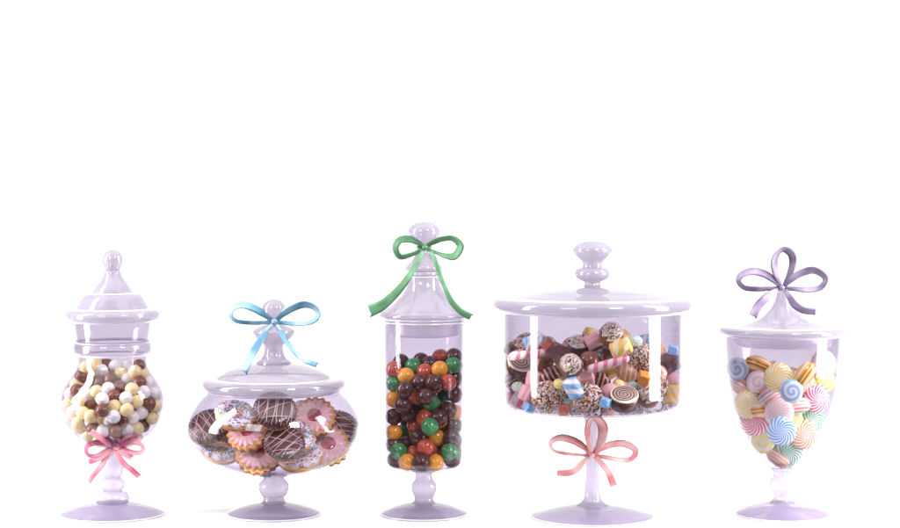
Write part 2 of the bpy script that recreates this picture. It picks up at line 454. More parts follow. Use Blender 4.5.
def put_balls(jk, crop, scale, data, r, mats, names, nrows, jarname, group, nfill, fillc, objname, cat, seed=3):
    items = [dict(px=crop[0] + x / scale, py=crop[1] + y / scale, r=r * (1.0), c=c, rank=i) for i, (c, x, y) in enumerate(data)]
    rnd = random.Random(seed)
    fill = [dict(r=r, c=rnd.choice(fillc)) for _ in range(nfill)]
    placed = pack(jk, items, fill, seed=seed)
    lab = rows_labels(placed, nrows, names, jarname)
    proto = {}
    for q in placed:
        it, p, rr, f = q
        if it['c'] not in proto:
            o = ball_mesh(objname[it['c']], r * 1.065 / 1000, mats[it['c']]); proto[it['c']] = o
        else: o = dup(proto[it['c']])
        o.location = p; o.rotation_euler = (rnd.uniform(0, 6), rnd.uniform(0, 6), rnd.uniform(0, 6))
        o.scale = (rnd.uniform(.955, 1.02), rnd.uniform(.955, 1.02), rnd.uniform(.955, 1.02))
        if f: thing(o, '%s lying behind the front balls inside the %s jar' % (names[it['c']], jarname), cat, '%ss behind the front of the %s jar' % (names[it['c']], jarname))
        else: thing(o, lab[id(q)], cat, group)

M_PEARL = pbr('pearl_sugar', (.93, .94, .84), rough=.22, coat=.4, speck=(.80, .82, .76), scale=500, amt=.5, sss=.1)
M_CREAM = pbr('cream_sugar', (.95, .84, .42), rough=.3, coat=.3, speck=(.84, .66, .26), scale=700, amt=.7, sss=.1)
M_MILK = pbr('milk_chocolate', (.22, .085, .04), rough=.28, coat=.3, speck=(.15, .055, .028), scale=300, amt=.7)
M_DARK = pbr('dark_chocolate', (.075, .025, .018), rough=.28, coat=.3, speck=(.12, .045, .03), scale=260, amt=.6)
M_RED = pbr('red_brown_shell', (.54, .085, .04), rough=.25, coat=.4, speck=(.55, .13, .06), scale=420, amt=.6)
M_GREEN = pbr('green_shell', (.045, .28, .075), rough=.25, coat=.4, speck=(.08, .38, .13), scale=420, amt=.6)
M_AMBER = pbr('amber_shell', (.92, .47, .05), rough=.25, coat=.35, speck=(.8, .28, .02), scale=600, amt=.8)

d1 = [tuple(t) for t in [('C',175,100),('C',237,80),('B',303,85),('W',352,97),('W',422,100),('B',525,92),('C',545,140),
 ('B',148,155),('W',207,142),('W',275,123),('C',385,140),('C',470,128),('W',425,175),
 ('C',108,195),('C',197,200),('B',262,190),('B',327,170),('B',378,217),('B',497,190),('W',575,190),
 ('B',128,237),('W',187,262),('C',245,245),('W',312,228),('C',452,230),('W',522,248),('W',68,255),('W',610,255),
 ('C',137,302),('W',277,288),('B',347,272),('W',417,283),('C',480,302),('B',555,318),('C',64,315),
 ('B',212,328),('B',275,355),('C',350,332),('C',422,352),('W',508,367),('C',612,325),
 ('W',105,365),('C',165,370),('C',210,390),('W',345,392),('W',455,395),('C',575,400),
 ('C',135,430),('W',215,420),('C',285,405),('W',322,425),('B',392,417),('B',518,445),
 ('B',222,465),('W',283,475),('B',360,480),('W',422,468),('C',482,460)]]
put_balls('pot', (55, 350), 5.87, d1, 6.5, dict(W=M_PEARL, C=M_CREAM, B=M_MILK),
          dict(W='white pearl ball', C='cream ball', B='brown chocolate ball'), 9, 'round-bellied', 'candy balls at the front of the round-bellied jar',
          85, 'WCWCWCWCB', dict(W='pearl_ball', C='cream_ball', B='chocolate_ball'), 'candy ball', 3)

d3 = [('D',102,68),('G',150,85),('D',312,45),('R',255,48),('D',215,75),('R',195,105),('G',306,80),('Y',254,95),
 ('R',66,97),('Y',122,122),('D',338,78),('G',60,150),('D',175,147),('R',285,147),('D',230,147),('D',338,130),
 ('R',160,205),('D',117,175),('D',200,202),('G',257,200),('D',312,195),
 ('Y',58,212),('Y',170,258),('D',110,235),('D',235,240),('D',288,255),('Y',338,262),
 ('D',62,280),('D',125,287),('D',250,285),('R',198,287),('R',275,315),('D',338,315),
 ('R',158,315),('G',215,320),('G',110,342),('Y',58,342),('D',170,360),('Y',240,362),('D',300,362),
 ('D',68,388),('D',128,385),('R',198,400),('G',92,415),('R',155,425),('R',250,430),('G',290,418),('D',338,375),
 ('D',180,460),('D',305,457),('D',73,455),('Y',125,458),('Y',237,468),('G',338,425)]
put_balls('tall', (375, 345), 3.91, d3, 8.2, dict(D=M_DARK, R=M_RED, G=M_GREEN, Y=M_AMBER),
          dict(D='dark brown ball', R='red ball', G='green ball', Y='yellow ball'), 9, 'tall', 'candy balls at the front of the tall jar',
          60, 'RGYRD', dict(D='dark_ball', R='red_ball', G='green_ball', Y='yellow_ball'), 'candy ball', 5)

# ------------------------------------------------------------------ hard candies in the goblet
def lens(r, th, seg=48, lobes=0, k=.0):
    """a flattened round sweet, its flat faces towards +-z"""
    prof = [(0, th)] + [(r * math.sin(a) ** .75, th * math.cos(a) ** .8) for a in [PI / 2 * i / 10 for i in range(1, 10)]] + [(r, 0)]
    prof = prof + [(a, -b) for a, b in prof[::-1][1:]]
    bm = lathe(prof, seg)
    if lobes:
        for v in bm.verts:
            a = math.atan2(v.co.y, v.co.x); q = 1 + k * math.cos(lobes * a)
            v.co.x *= q; v.co.y *= q
    return bm
WH = (.95, .94, .88)
def pin(name, col, n=15, tw=260.):
    return stripes(name, [(0, WH), (.45, col)], 'pinwheel', n, tw, bump=.0005)
HC = {
 'bs': ('spiral_candy', 'light blue spiral', stripes('blue_spiral', [(0, WH), (.5, (.32, .62, .86))], 'spiral', 1, 190.), 11.0),
 'ps': ('spiral_candy', 'pink spiral', stripes('pink_spiral', [(0, WH), (.5, (.93, .66, .66))], 'spiral', 1, 190.), 11.0),
 'ys': ('spiral_candy', 'yellow spiral', stripes('yellow_spiral', [(0, (.75, .88, .80)), (.35, (.93, .83, .22))], 'spiral', 1, 190.), 11.4),
 'yp': ('pinwheel_candy', 'yellow and white', pin('yellow_pinwheel', (.95, .76, .06)), 13.8),
 'lp': ('pinwheel_candy', 'pale pink and white', pin('pale_pinwheel', (.95, .68, .58)), 13.8),
 'rp': ('pinwheel_candy', 'raspberry red and white', pin('red_pinwheel', (.80, .09, .18)), 13.6),
 'gp': ('pinwheel_candy', 'green and white', pin('green_pinwheel', (.07, .47, .17)), 13.8),
 'bp': ('pinwheel_candy', 'blue and white', pin('blue_pinwheel', (.10, .50, .86)), 13.6),
 'op': ('pinwheel_candy', 'orange and white', pin('orange_pinwheel', (.90, .32, .03)), 14.0),
 'yd': ('dotted_candy', 'yellow with green dots', None, 11.4),
}
def dotted():
    m, nt, out = newmat('dotted_sugar'); N, L = nt.nodes, nt.links
    b = N.new('ShaderNodeBsdfPrincipled'); L.new(b.outputs[0], out.inputs[0]); b.inputs['Roughness'].default_value = .3
    tc = N.new('ShaderNodeTexCoord'); v = N.new('ShaderNodeTexVoronoi'); v.inputs['Scale'].default_value = 260; v.inputs['Randomness'].default_value = .35
    L.new(tc.outputs['Object'], v.inputs['Vector'])
    lt = N.new('ShaderNodeMath'); lt.operation = 'LESS_THAN'; lt.inputs[1].default_value = .26; L.new(v.outputs['Distance'], lt.inputs[0])
    mx = N.new('ShaderNodeMix'); mx.data_type = 'RGBA'; L.new(lt.outputs[0], mx.inputs['Factor'])
    mx.inputs[6].default_value = (.94, .84, .22, 1); mx.inputs[7].default_value = (.16, .5, .2, 1)
    L.new(mx.outputs[2], b.inputs['Base Color']); return m
HC['yd'] = ('dotted_candy', 'yellow with green dots', dotted(), 11.4)
def oval_mat(name, cs, tw=0):
    k = len(cs)
    return stripes(name, [(i / k, c) for i, c in enumerate(cs)], 'bands', 95., tw, bump=.0003)
OV = {
 'oo': ('orange and brown striped', oval_mat('orange_stripes', [(.93, .68, .18), (.60, .22, .03), (.93, .50, .08), (.95, .85, .55), (.93, .6, .1), (.45, .16, .03)], 700)),
 'ob': ('pale brown striped', oval_mat('beige_stripes', [(.80, .52, .32), (.92, .75, .58), (.72, .34, .2), (.88, .68, .42), (.86, .5, .36), (.93, .8, .62)], 700)),
 'op': ('pink, white and blue striped', oval_mat('mauve_stripes', [(.90, .52, .48), (.93, .85, .82), (.35, .38, .55), (.88, .62, .6), (.90, .45, .4), (.93, .88, .82)], 700)),
 'og': ('pink and green striped', oval_mat('coral_stripes', [(.92, .55, .45), (.93, .82, .62), (.25, .55, .25), (.93, .72, .6), (.80, .3, .25), (.93, .85, .7)], 700)),
}
hard = [('H','bs',72,97,0,'left end of the top row'),('O','oo',155,80,-20,'top left of the heap'),('H','ps',155,150,0,'under the orange striped oval at top left'),
 ('O','oo',345,118,52,'standing on end at top right'),('H','lp',420,80,0,'highest at the right end'),('H','yd',425,150,0,'at the right wall'),
 ('H','yp',238,133,0,'top middle'),('O','ob',90,170,-25,'at the left wall'),('O','op',203,208,35,'slanting in the middle left'),
 ('H','rp',392,215,0,'right of the blue spiral candy'),('H','bs',290,187,0,'in the middle right'),('O','og',318,245,5,'lying under the blue spiral candy'),
 ('H','rp',135,310,0,'lower left, under a yellow pinwheel'),('H','yp',112,243,0,'at the left wall'),('H','lp',240,275,0,'in the centre'),
 ('H','gp',370,298,0,'at the right wall'),('H','bp',250,350,0,'below the centre'),('H','op',340,363,0,'lower right'),
 ('O','ob',203,452,-35,'at the very bottom left'),('H','ys',163,393,0,'lower left'),('H','gp',286,440,0,'at the very bottom')]
items = []
for i, (t, c, x, y, a, w) in enumerate(hard):
    items.append(dict(px=720 + x / 4.06, py=345 + y / 4.06, r=(HC[c][3] if t == 'H' else 11.5), t=t, c=c, a=a, w=w, rank=i))
rnd = random.Random(11)
fl = []
for i in range(60):
    if i % 4: fl.append(dict(r=12.5, t='H', c=rnd.choice(['yp', 'lp', 'rp', 'gp', 'bp', 'op']), a=0))
    else: fl.append(dict(r=11.5, t='O', c=rnd.choice(['oo', 'ob', 'op']), a=rnd.uniform(-60, 60)))
placed = pack('goblet', items, fl, aspect=.40, strict=True, iters=200, seed=9)
proto = {}
for it, p, r, f in placed:
    key = (it['t'], it['c'])
    if it['t'] == 'H':
        nm, desc, mat, rad = HC[it['c']]
        if key not in proto: o = proto[key] = mesh_obj(nm, lens(rad * 1.06 / 1000, rad * .38 / 1000), mat, sharp=80)
        else: o = dup(proto[key])
        sc_ = 1 if not f else .9
        desc2 = desc + (' pinwheel candy' if 'pin' in nm else ' candy'); cat = 'candy'
    else:
        desc, mat = OV[it['c']]
        if key not in proto:
            bm = bmesh.new(); bmesh.ops.create_uvsphere(bm, u_segments=40, v_segments=24, radius=1)
            for v in bm.verts: v.co = Vector((v.co.x * .0088, v.co.y * .0135, v.co.z * .0060))
            o = proto[key] = mesh_obj('oval_candy', bm, mat, sharp=80)
        else: o = dup(proto[key])
        sc_ = 1; desc2 = desc + ' oval candy'; cat = 'candy'
    base = Matrix.Rotation(PI / 2, 4, 'X')
    if it['t'] == 'O': base = base @ Matrix.Rotation(math.radians(90 + it['a']), 4, 'Z')
    else: base = base @ Matrix.Rotation(rnd.uniform(0, 6), 4, 'Z')
    J = JARS['goblet']
    yaw = (p.x - J['x']) / .055 * .55; tilt = rnd.uniform(-.12, .2)
    m = Matrix.Translation(p) @ Matrix.Rotation(yaw, 4, 'Z') @ Matrix.Rotation(tilt, 4, 'X') @ base @ Matrix.Scale(sc_, 4)
    o.matrix_basis = m
    if f: thing(o, desc2 + ' lying behind the front candies of the goblet jar', cat, desc2 + ' pieces behind the front of the goblet jar')
    else: thing(o, '%s %s of the goblet jar' % (desc2, it['w'] if 'heap' in it['w'] else it['w']), cat, 'hard candies at the front of the goblet jar')

# ------------------------------------------------------------------ cookies
M_DOUGH = pbr('baked_dough', (.66, .30, .10), rough=.7, speck=(.48, .18, .06), scale=220, amt=.8, bump=.0006)
M_GOLD = pbr('golden_ring', (.88, .62, .20), rough=.6, speck=(.78, .42, .10), scale=300, amt=.7, bump=.0004)
M_BISC = pbr('brown_biscuit', (.36, .14, .06), rough=.7, speck=(.24, .08, .03), scale=260, amt=.8, bump=.0006)
M_ICING = pbr('white_icing', (.92, .91, .90), rough=.35, coat=.2, bump=.0003, scale=200)
M_PINKICE = pbr('pink_icing', (.90, .53, .48), rough=.4, speck=(.93, .68, .64), scale=500, amt=.8, coat=.15)
M_JAM = pbr('jam', (.33, .06, .05), rough=.2, coat=.6, speck=(.55, .10, .16), scale=160, amt=.9)
M_GLAZE = pbr('chocolate_glaze', (.065, .022, .016), rough=.25, coat=.4, speck=(.10, .035, .025), scale=200, amt=.6)
M_DRIZ = pbr('pale_drizzle', (.80, .55, .45), rough=.4)
SPR = [pbr('sprinkle_' + n, c, rough=.4) for n, c in (('red', (.75, .12, .1)), ('blue', (.15, .5, .8)), ('yellow', (.93, .66, .1)), ('green', (.15, .5, .25)), ('brown', (.16, .06, .04)), ('purple', (.25, .18, .45)))]

def tube(pts, r, seg=6):
    bm = bmesh.new(); add_tube(bm, pts, r, seg); return bm
def add_tube(bm, pts, r, seg=6):
    rings = []
    for i, p in enumerate(pts):
        a = Vector(pts[max(0, i - 1)]); b = Vector(pts[min(len(pts) - 1, i + 1)])
        t = (b - a).normalized(); u = t.orthogonal().normalized() if i == 0 else (pu - t * pu.dot(t)).normalized()
        pu = u; w = t.cross(u); rr = r if not callable(r) else r(i / (len(pts) - 1))
        rings.append([bm.verts.new(Vector(p) + (u * math.cos(2 * PI * k / seg) + w * math.sin(2 * PI * k / seg)) * rr) for k in range(seg)])
    for a, b in zip(rings, rings[1:]):
        for k in range(seg): bm.faces.new((a[k], a[(k + 1) % seg], b[(k + 1) % seg], b[k]))
    bm.faces.new(rings[0][::-1]); bm.faces.new(rings[-1])

def dprof(r, z0, z1, seg, k, lobes, dome=0., ex=.5):
    prof = [(0, z0), (r * .93, z0), (r, z0 + (z1 - z0) * .25), (r, z0 + (z1 - z0) * .6)] + [(r * math.cos(a) ** ex, z1 * 1 - (z1 - z0) * .4 * (1 - math.sin(a)) + dome * math.sin(a)) for a in [PI / 2 * i / 8 for i in range(1, 8)]] + [(0, z1 + dome)]
    bm = lathe(prof, seg)
    for v in bm.verts:
        rr = math.hypot(v.co.x, v.co.y)
        if rr > 1e-6:
            a = math.atan2(v.co.y, v.co.x); q = 1 + k * (abs(math.cos(lobes * a / 2)) - .5) * min(1, (rr / r) ** 3)
            v.co.x *= q; v.co.y *= q
    return bm

def torus(R, rx, rz, seg=64, sub=20, wav=0, wk=0, z0=0, half=False):
    bm = bmesh.new(); rings = []
    for i in range(seg):
        a = 2 * PI * i / seg; ring = []
        for k in range(sub):
            b = 2 * PI * k / sub
            w = 1 + wk * math.cos(wav * a) * (1 if math.cos(b) > 0 else .3)
            x = R + rx * math.cos(b) * w; z = z0 + rz * math.sin(b)
            ring.append(bm.verts.new((x * math.cos(a), x * math.sin(a), z)))
        rings.append(ring)
    for i in range(seg):
        A, B = rings[i], rings[(i + 1) % seg]
        for k in range(sub): bm.faces.new((A[k], B[k], B[(k + 1) % sub], A[(k + 1) % sub]))
    return bm

def make_donut():
    t = empty('iced_doughnut')
    mesh_obj('dough_base', torus(.0142, .0056, .0036, z0=-.0038), M_DOUGH, t, sharp=80)
    mesh_obj('dough', torus(.0142, .0062, .0036, z0=-.0004), M_GOLD, t, sharp=80)
    # icing: upper half, its lower edge running down in drips
    bm = bmesh.new(); rings = []; seg, sub = 96, 18
    for i in range(seg):
        a = 2 * PI * i / seg; ring = []
        lo = .12 + .30 * math.cos(11 * a + .6 * math.sin(3 * a)); hi = PI + .25
        for k in range(sub + 1):
            b = lo + (hi - lo) * k / sub
            x = .0142 + .0065 * math.cos(b); z = .0012 + .0036 * math.sin(b)
            ring.append(bm.verts.new((x * math.cos(a), x * math.sin(a), z)))
        rings.append(ring)
    for i in range(seg):
        A, B = rings[i], rings[(i + 1) % seg]
        for k in range(sub): bm.faces.new((A[k], B[k], B[k + 1], A[k + 1]))
    ic = mesh_obj('icing', bm, M_ICING, t, sharp=80)
    md = ic.modifiers.new('thick', 'SOLIDIFY'); md.thickness = .0005; md.offset = 1
    bm = bmesh.new(); rr = random.Random(4)
    for i in range(300):
        a = rr.uniform(0, 2 * PI); b = rr.uniform(.45, PI - .1)
        x = .0142 + .0067 * math.cos(b); z = .0016 + .0039 * math.sin(b)
        c = Vector((x * math.cos(a), x * math.sin(a), z)); n = Vector((math.cos(a) * math.cos(b), math.sin(a) * math.cos(b), math.sin(b) * 2)).normalized()
        d = n.orthogonal().normalized(); d = (Matrix.Rotation(rr.uniform(0, PI), 3, n) @ d)
        k = len(bm.faces); add_tube(bm, [c - d * .0010, c + d * .0010], .00050, 6)
        bm.faces.ensure_lookup_table(); mi = rr.choice([0, 0, 1, 1, 1, 2, 2, 3, 4, 4, 5])
        for f in list(bm.faces)[k:]: f.material_index = mi
    sp = mesh_obj('sprinkles', bm, SPR, ic, sharp=80)
    return t

def make_choc():
    t = empty('chocolate_cookie')
    mesh_obj('biscuit', dprof(.0195, -.0055, -.0005, 96, .03, 30), M_DOUGH, t, sharp=60)
    R, lob = .0205, 34
    mesh_obj('glaze', dprof(R, -.0012, .003, 136, .07, lob, dome=.0045, ex=.55), M_GLAZE, t, sharp=60)
    bm = bmesh.new(); rr = random.Random(8)
    def top(x, y):
        q = min(1, math.hypot(x, y) / R)
        # same crown as the glaze profile: r = R cos^.55, z = z1-.4h(1-sin)+dome sin
        c = q ** (1 / .55); s = math.sqrt(max(0, 1 - c * c))
        return .003 - .0042 * .4 * (1 - s) + .0045 * s
    def line(p0, p1, bow):
        pts = []
        for i in range(15):
            t_ = i / 14; p = Vector(p0).lerp(Vector(p1), t_); d = (Vector(p1) - Vector(p0)); n = Vector((-d.y, d.x)).normalized()
            p += n * bow * math.sin(PI * t_)
            if p.length > R * .95: p = p.normalized() * R * .95
            pts.append((p.x, p.y, top(p.x, p.y) + .0001))
        add_tube(bm, pts, lambda u: .00036 * (.6 + .6 * math.sin(PI * u)), 6)
    for k in range(8):
        o = -.0165 + .0046 * k
        a = .35; c, s = math.cos(a), math.sin(a); h = math.sqrt(max(0, (R * .93) ** 2 - o * o))
        line((c * -h - s * o, s * -h + c * o), (c * h - s * (o + .002), s * h + c * (o + .002)), rr.uniform(-.002, .003))
    for k in range(3):
        o = -.011 + .011 * k; a = -.25 - .35 * k; c, s = math.cos(a), math.sin(a); h = math.sqrt(max(0, (R * .9) ** 2 - o * o))
        line((c * -h - s * o, s * -h + c * o), (c * h - s * o, s * h + c * o), rr.uniform(-.003, .002))
    mesh_obj('drizzle', bm, M_DRIZ, t, sharp=80)
    return t

def star(r, k, lobes, z0, z1, seg=192, dome=.0):
    bm = bmesh.new(); top = []; bot = []
    ct = bm.verts.new((0, 0, z1 + dome)); ring_in = []
    rings = []
    for fr, z in ((1., z0), (1., z1 - .0003), (.97, z1), (.6, z1 + dome * .7)):
        ring = []
        for i in range(seg):
            a = 2 * PI * i / seg
            tri = abs(((a * lobes / (2 * PI)) % 1) - .5) * 2   # 0..1 sharp points
            q = (1 + k * (tri - .5) * (1 if fr > .9 else .3)) * fr * r
            ring.append(bm.verts.new((q * math.cos(a), q * math.sin(a), z)))
        rings.append(ring)
    for A, B in zip(rings, rings[1:]):
        for i in range(seg): bm.faces.new((A[i], A[(i + 1) % seg], B[(i + 1) % seg], B[i]))
    for i in range(seg): bm.faces.new((rings[-1][i], rings[-1][(i + 1) % seg], ct))
    bm.faces.new(rings[0][::-1])
    return bm

def make_pink():
    t = empty('jam_cookie')
    mesh_obj('biscuit', star(.0208, .10, 17, -.0052, -.0020), M_BISC, t, sharp=40)
    mesh_obj('shortbread', star(.0205, .13, 17, -.0019, .0016), M_GOLDB, t, sharp=40)
    mesh_obj('icing', star(.0168, .24, 17, .0014, .0026, dome=.0012), M_PINKICE, t, sharp=40)
    bm = bmesh.new(); bmesh.ops.create_uvsphere(bm, u_segments=40, v_segments=16, radius=1)
    for v in bm.verts: v.co = Vector((v.co.x * .0072, v.co.y * .0072, .0036 + v.co.z * .0012))
    mesh_obj('jam_centre', bm, M_JAM, t, sharp=80)
    return t
M_GOLDB = pbr('tan_biscuit', (.74, .42, .15), rough=.65, speck=(.62, .28, .09), scale=260, amt=.8, bump=.0005)

donut, choc, pink = make_donut(), make_choc(), make_pink()
# kind, px, py, scale, tilt back from facing the viewer (deg), roll in the picture (deg), lean, label bit
cook = [('c', 209, 427.5, 1.02, 44, -8, 'at the left wall'), ('c', 275, 411, 1.02, 40, -12, 'uppermost in the middle'),
 ('c', 337, 429, 1.05, 44, 15, 'at the right wall'), ('p', 314.5, 416.5, 1.0, 36, 22, 'uppermost at the right'),
 ('p', 248, 431.7, 1.0, 38, 14, 'under the uppermost doughnut'), ('d', 235.4, 415.6, .98, 63, -18, 'uppermost at the left'),
 ('d', 296.6, 434.0, .96, 63, -27, 'in the middle right'), ('c', 284, 444, .98, 40, -10, 'in the centre, low'),
 ('p', 328, 444.6, 1.04, 38, 16, 'low at the right'), ('d', 221.7, 448, 1.0, 63, -22, 'low at the left'),
 ('p', 257.5, 454, 1.0, 40, -8, 'at the bottom left'), ('d', 299.5, 456, 1.08, 63, 9, 'at the very bottom')]
items = [dict(px=x, py=y, r=19.0 * s, k=k, s=s * 1.0, tl=tl, rl=rl, w=w, rank=i) for i, (k, x, y, s, tl, rl, w) in enumerate(cook)]
fl = [dict(r=18.5, k='pcpd'[i % 4], s=.80, tl=40, rl=rnd.uniform(-25, 25)) for i in range(40)]
placed = pack('cookie', items, fl, aspect=.36, strict=True, nrm=Vector((0, -.7, .714)), iters=220, seed=21)
desc = {'c': ('drizzled chocolate cookie', 'cookie'), 'p': ('pink iced cookie with jam centre', 'cookie'), 'd': ('sprinkled white doughnut', 'doughnut')}
src = {'c': choc, 'p': pink, 'd': donut}; used = set()
for it, p, r, f in placed:
    o = src[it['k']] if it['k'] not in used else dup(src[it['k']]); used.add(it['k'])
    J = JARS['cookie']; yaw = (p.x - J['x']) / .085 * .55
    m = Matrix.Translation(p) @ Matrix.Rotation(yaw, 4, 'Z') @ Matrix.Rotation(math.radians(it['rl']), 4, 'Y').inverted() @ Matrix.Rotation(math.radians(90 - it['tl']), 4, 'X') @ Matrix.Rotation(rnd.uniform(0, 6), 4, 'Z') @ Matrix.Scale(it['s'], 4)
    o.matrix_basis = m
    ds, ct = desc[it['k']]
    if f: thing(o, ds + ' buried at the back of the squat jar', ct, ds + ' pieces at the back of the squat jar')
    else: thing(o, '%s %s of the squat jar' % (ds, it['w'].replace('on top of the heap', 'uppermost').replace('at the bottom left of the middle', 'at the bottom left')), ct, 'cookies and doughnuts at the front of the squat jar')

# ------------------------------------------------------------------ mixed sweets in the drum jar
def rbox(x, y, z, bev, seg=3):
    bm = bmesh.new(); bmesh.ops.create_cube(bm, size=1)
    for v in bm.verts: v.co = Vector((v.co.x * x, v.co.y * y, v.co.z * z))
    bmesh.ops.bevel(bm, geom=bm.edges[:], offset=bev, segments=seg, profile=.6, affect='EDGES')
    return bm
def ell(a, b, c, u=32, v_=20):
    bm = bmesh.new(); bmesh.ops.create_uvsphere(bm, u_segments=u, v_segments=v_, radius=1)
    for v in bm.verts: v.co = Vector((v.co.x * a, v.co.y * b, v.co.z * c))
    return bm
def cyl(r, h, bev=.001, seg=48):
    return lathe([(0, h / 2), (r - bev, h / 2), (r - bev * .3, h / 2 - bev * .3), (r, h / 2 - bev), (r, -h / 2 + bev), (r - bev * .3, -h / 2 + bev * .3), (r - bev, -h / 2), (0, -h / 2)], seg)
def lobed(r, h, lobes, k, tw, seg=64, rows=22, e=.25):
    bm = bmesh.new(); rings = []
    for i in range(rows + 1):
        t = i / rows; z = h * (t - .5); end = min(t, 1 - t) / .14; f = math.sqrt(1 - (1 - min(1, end)) ** 2 * .75) if end < 1 else 1
        ring = []
        for j in range(seg):
            a = 2 * PI * j / seg; q = r * f * (1 + k * abs(math.cos(lobes / 2 * (a + tw * z))))
            ring.append(bm.verts.new((q * math.cos(a), q * math.sin(a), z)))
        rings.append(ring)
    for A, B in zip(rings, rings[1:]):
        for j in range(seg): bm.faces.new((A[j], A[(j + 1) % seg], B[(j + 1) % seg], B[j]))
    bm.faces.new(rings[0][::-1]); bm.faces.new(rings[-1])
    return bm

M_CARM = pbr('milk_praline', (.24, .10, .05), rough=.25, coat=.3, speck=(.18, .07, .035), scale=150, amt=.6)
M_WALN = stripes('brown_stripes', [(0, (.09, .03, .02)), (.62, (.72, .42, .28))], 'bands_wavy', 210., 900., rough=.35)
M_BEIG = stripes('tan_stripes', [(0, (.55, .28, .16)), (.7, (.82, .58, .42))], 'bands_wavy', 200., 900., rough=.35)
def squiggle():
    m, nt, out = newmat('cream_squiggle'); N, L = nt.nodes, nt.links
    b = N.new('ShaderNodeBsdfPrincipled'); L.new(b.outputs[0], out.inputs[0]); b.inputs['Roughness'].default_value = .4
    tc = N.new('ShaderNodeTexCoord'); no = N.new('ShaderNodeTexNoise'); no.inputs['Scale'].default_value = 190; no.inputs['Detail'].default_value = 1; no.inputs['Distortion'].default_value = 1.2
    L.new(tc.outputs['Object'], no.inputs['Vector'])
    cr = N.new('ShaderNodeValToRGB'); cr.color_ramp.interpolation = 'LINEAR'; e = cr.color_ramp.elements
    e[0].position = .395; e[0].color = (.17, .07, .04, 1); e[1].position = .42; e[1].color = (.93, .86, .66, 1)
    for p_, c_ in ((.475, (.93, .86, .66, 1)), (.495, (.2, .09, .05, 1)), (.515, (.2, .09, .05, 1)), (.535, (.93, .86, .66, 1)), (.585, (.93, .84, .60, 1)), (.605, (.17, .07, .04, 1))):
        k = e.new(p_); k.color = c_
    L.new(no.outputs[0], cr.inputs[0]); L.new(cr.outputs[0], b.inputs['Base Color'])
    return m
M_CSWIRL = squiggle()
M_RING = stripes('ring_swirl', [(0, (.14, .06, .035)), (.5, (.85, .72, .52)), (.72, (.14, .06, .035)), (.86, (.9, .82, .62))], 'spiral', 1, 330., rough=.4, coat=.1)
M_BTW = stripes('blue_twist', [(0, WH), (.45, (.30, .62, .88))], 'twist', 2, 95., rough=.5, coat=0)
M_PTW = stripes('pink_twist', [(0, (.93, .74, .62)), (.55, (.80, .22, .34))], 'twist', 1, 105., rough=.35)
M_YTW = stripes('yellow_twist', [(0, (.95, .82, .45)), (.5, (.95, .66, .12))], 'twist', 2, 95., rough=.5, coat=0)
M_RTW = stripes('raspberry_twist', [(0, WH), (.35, (.93, .66, .6)), (.6, (.78, .14, .26))], 'twist', 3, 60., rough=.4)
M_PINKM = pbr('pink_marshmallow', (.90, .50, .47), rough=.6, speck=(.93, .64, .6), scale=400, amt=.7, bump=.0003, sss=.15)
M_GEMG = pbr('green_jelly', (.55, .80, .58), rough=.4, speck=(.82, .92, .80), scale=600, amt=.9, bump=.0003, sss=.2)
M_GEMY = pbr('yellow_jelly', (.93, .80, .22), rough=.4, speck=(.93, .86, .42), scale=600, amt=.8, sss=.2)
M_GEMB = pbr('blue_jelly', (.22, .55, .85), rough=.4, speck=(.4, .7, .9), scale=600, amt=.8, sss=.2)
M_CUBR = pbr('red_brown_fudge', (.36, .09, .05), rough=.45, speck=(.45, .13, .07), scale=500, amt=.8)
M_ORAN = pbr('orange_fudge', (.88, .34, .05), rough=.45, speck=(.8, .25, .04), scale=500, amt=.8)
M_YBALL = pbr('yellow_ball_sugar', (.93, .62, .14), rough=.35, speck=(.93, .72, .3), scale=500, amt=.8)
NUT = [pbr('nut_' + n, c, rough=.6) for n, c in (('cream', (.86, .76, .58)), ('white', (.93, .90, .84)), ('amber', (.82, .45, .10)), ('brown', (.14, .055, .04)), ('tan', (.62, .40, .24)))]

def chips(n, place, size, rr, mats, name, parent):
    bm = bmesh.new()
    for i in range(n):
        c, nn = place(rr); k = len(bm.faces)
        mt = Matrix.Translation(c) @ Euler((rr.uniform(0, 6), rr.uniform(0, 6), rr.uniform(0, 6))).to_matrix().to_4x4() @ Matrix.Diagonal((size * rr.uniform(.6, 1.5), size * rr.uniform(.5, 1.), size * rr.uniform(.5, .9), 1))
        bmesh.ops.create_cube(bm, size=1, matrix=mt)
        mi = rr.choice([0, 0, 0, 1, 1, 1, 2, 3, 4, 4])
        for f in list(bm.faces)[k:]: f.material_index = mi
    return mesh_obj(name, bm, mats, parent, smooth=False)

def sph(rr, r):
    z = rr.uniform(-1, 1); a = rr.uniform(0, 2 * PI); s = math.sqrt(1 - z * z); n = Vector((s * math.cos(a), s * math.sin(a), z))
    return n * r, n

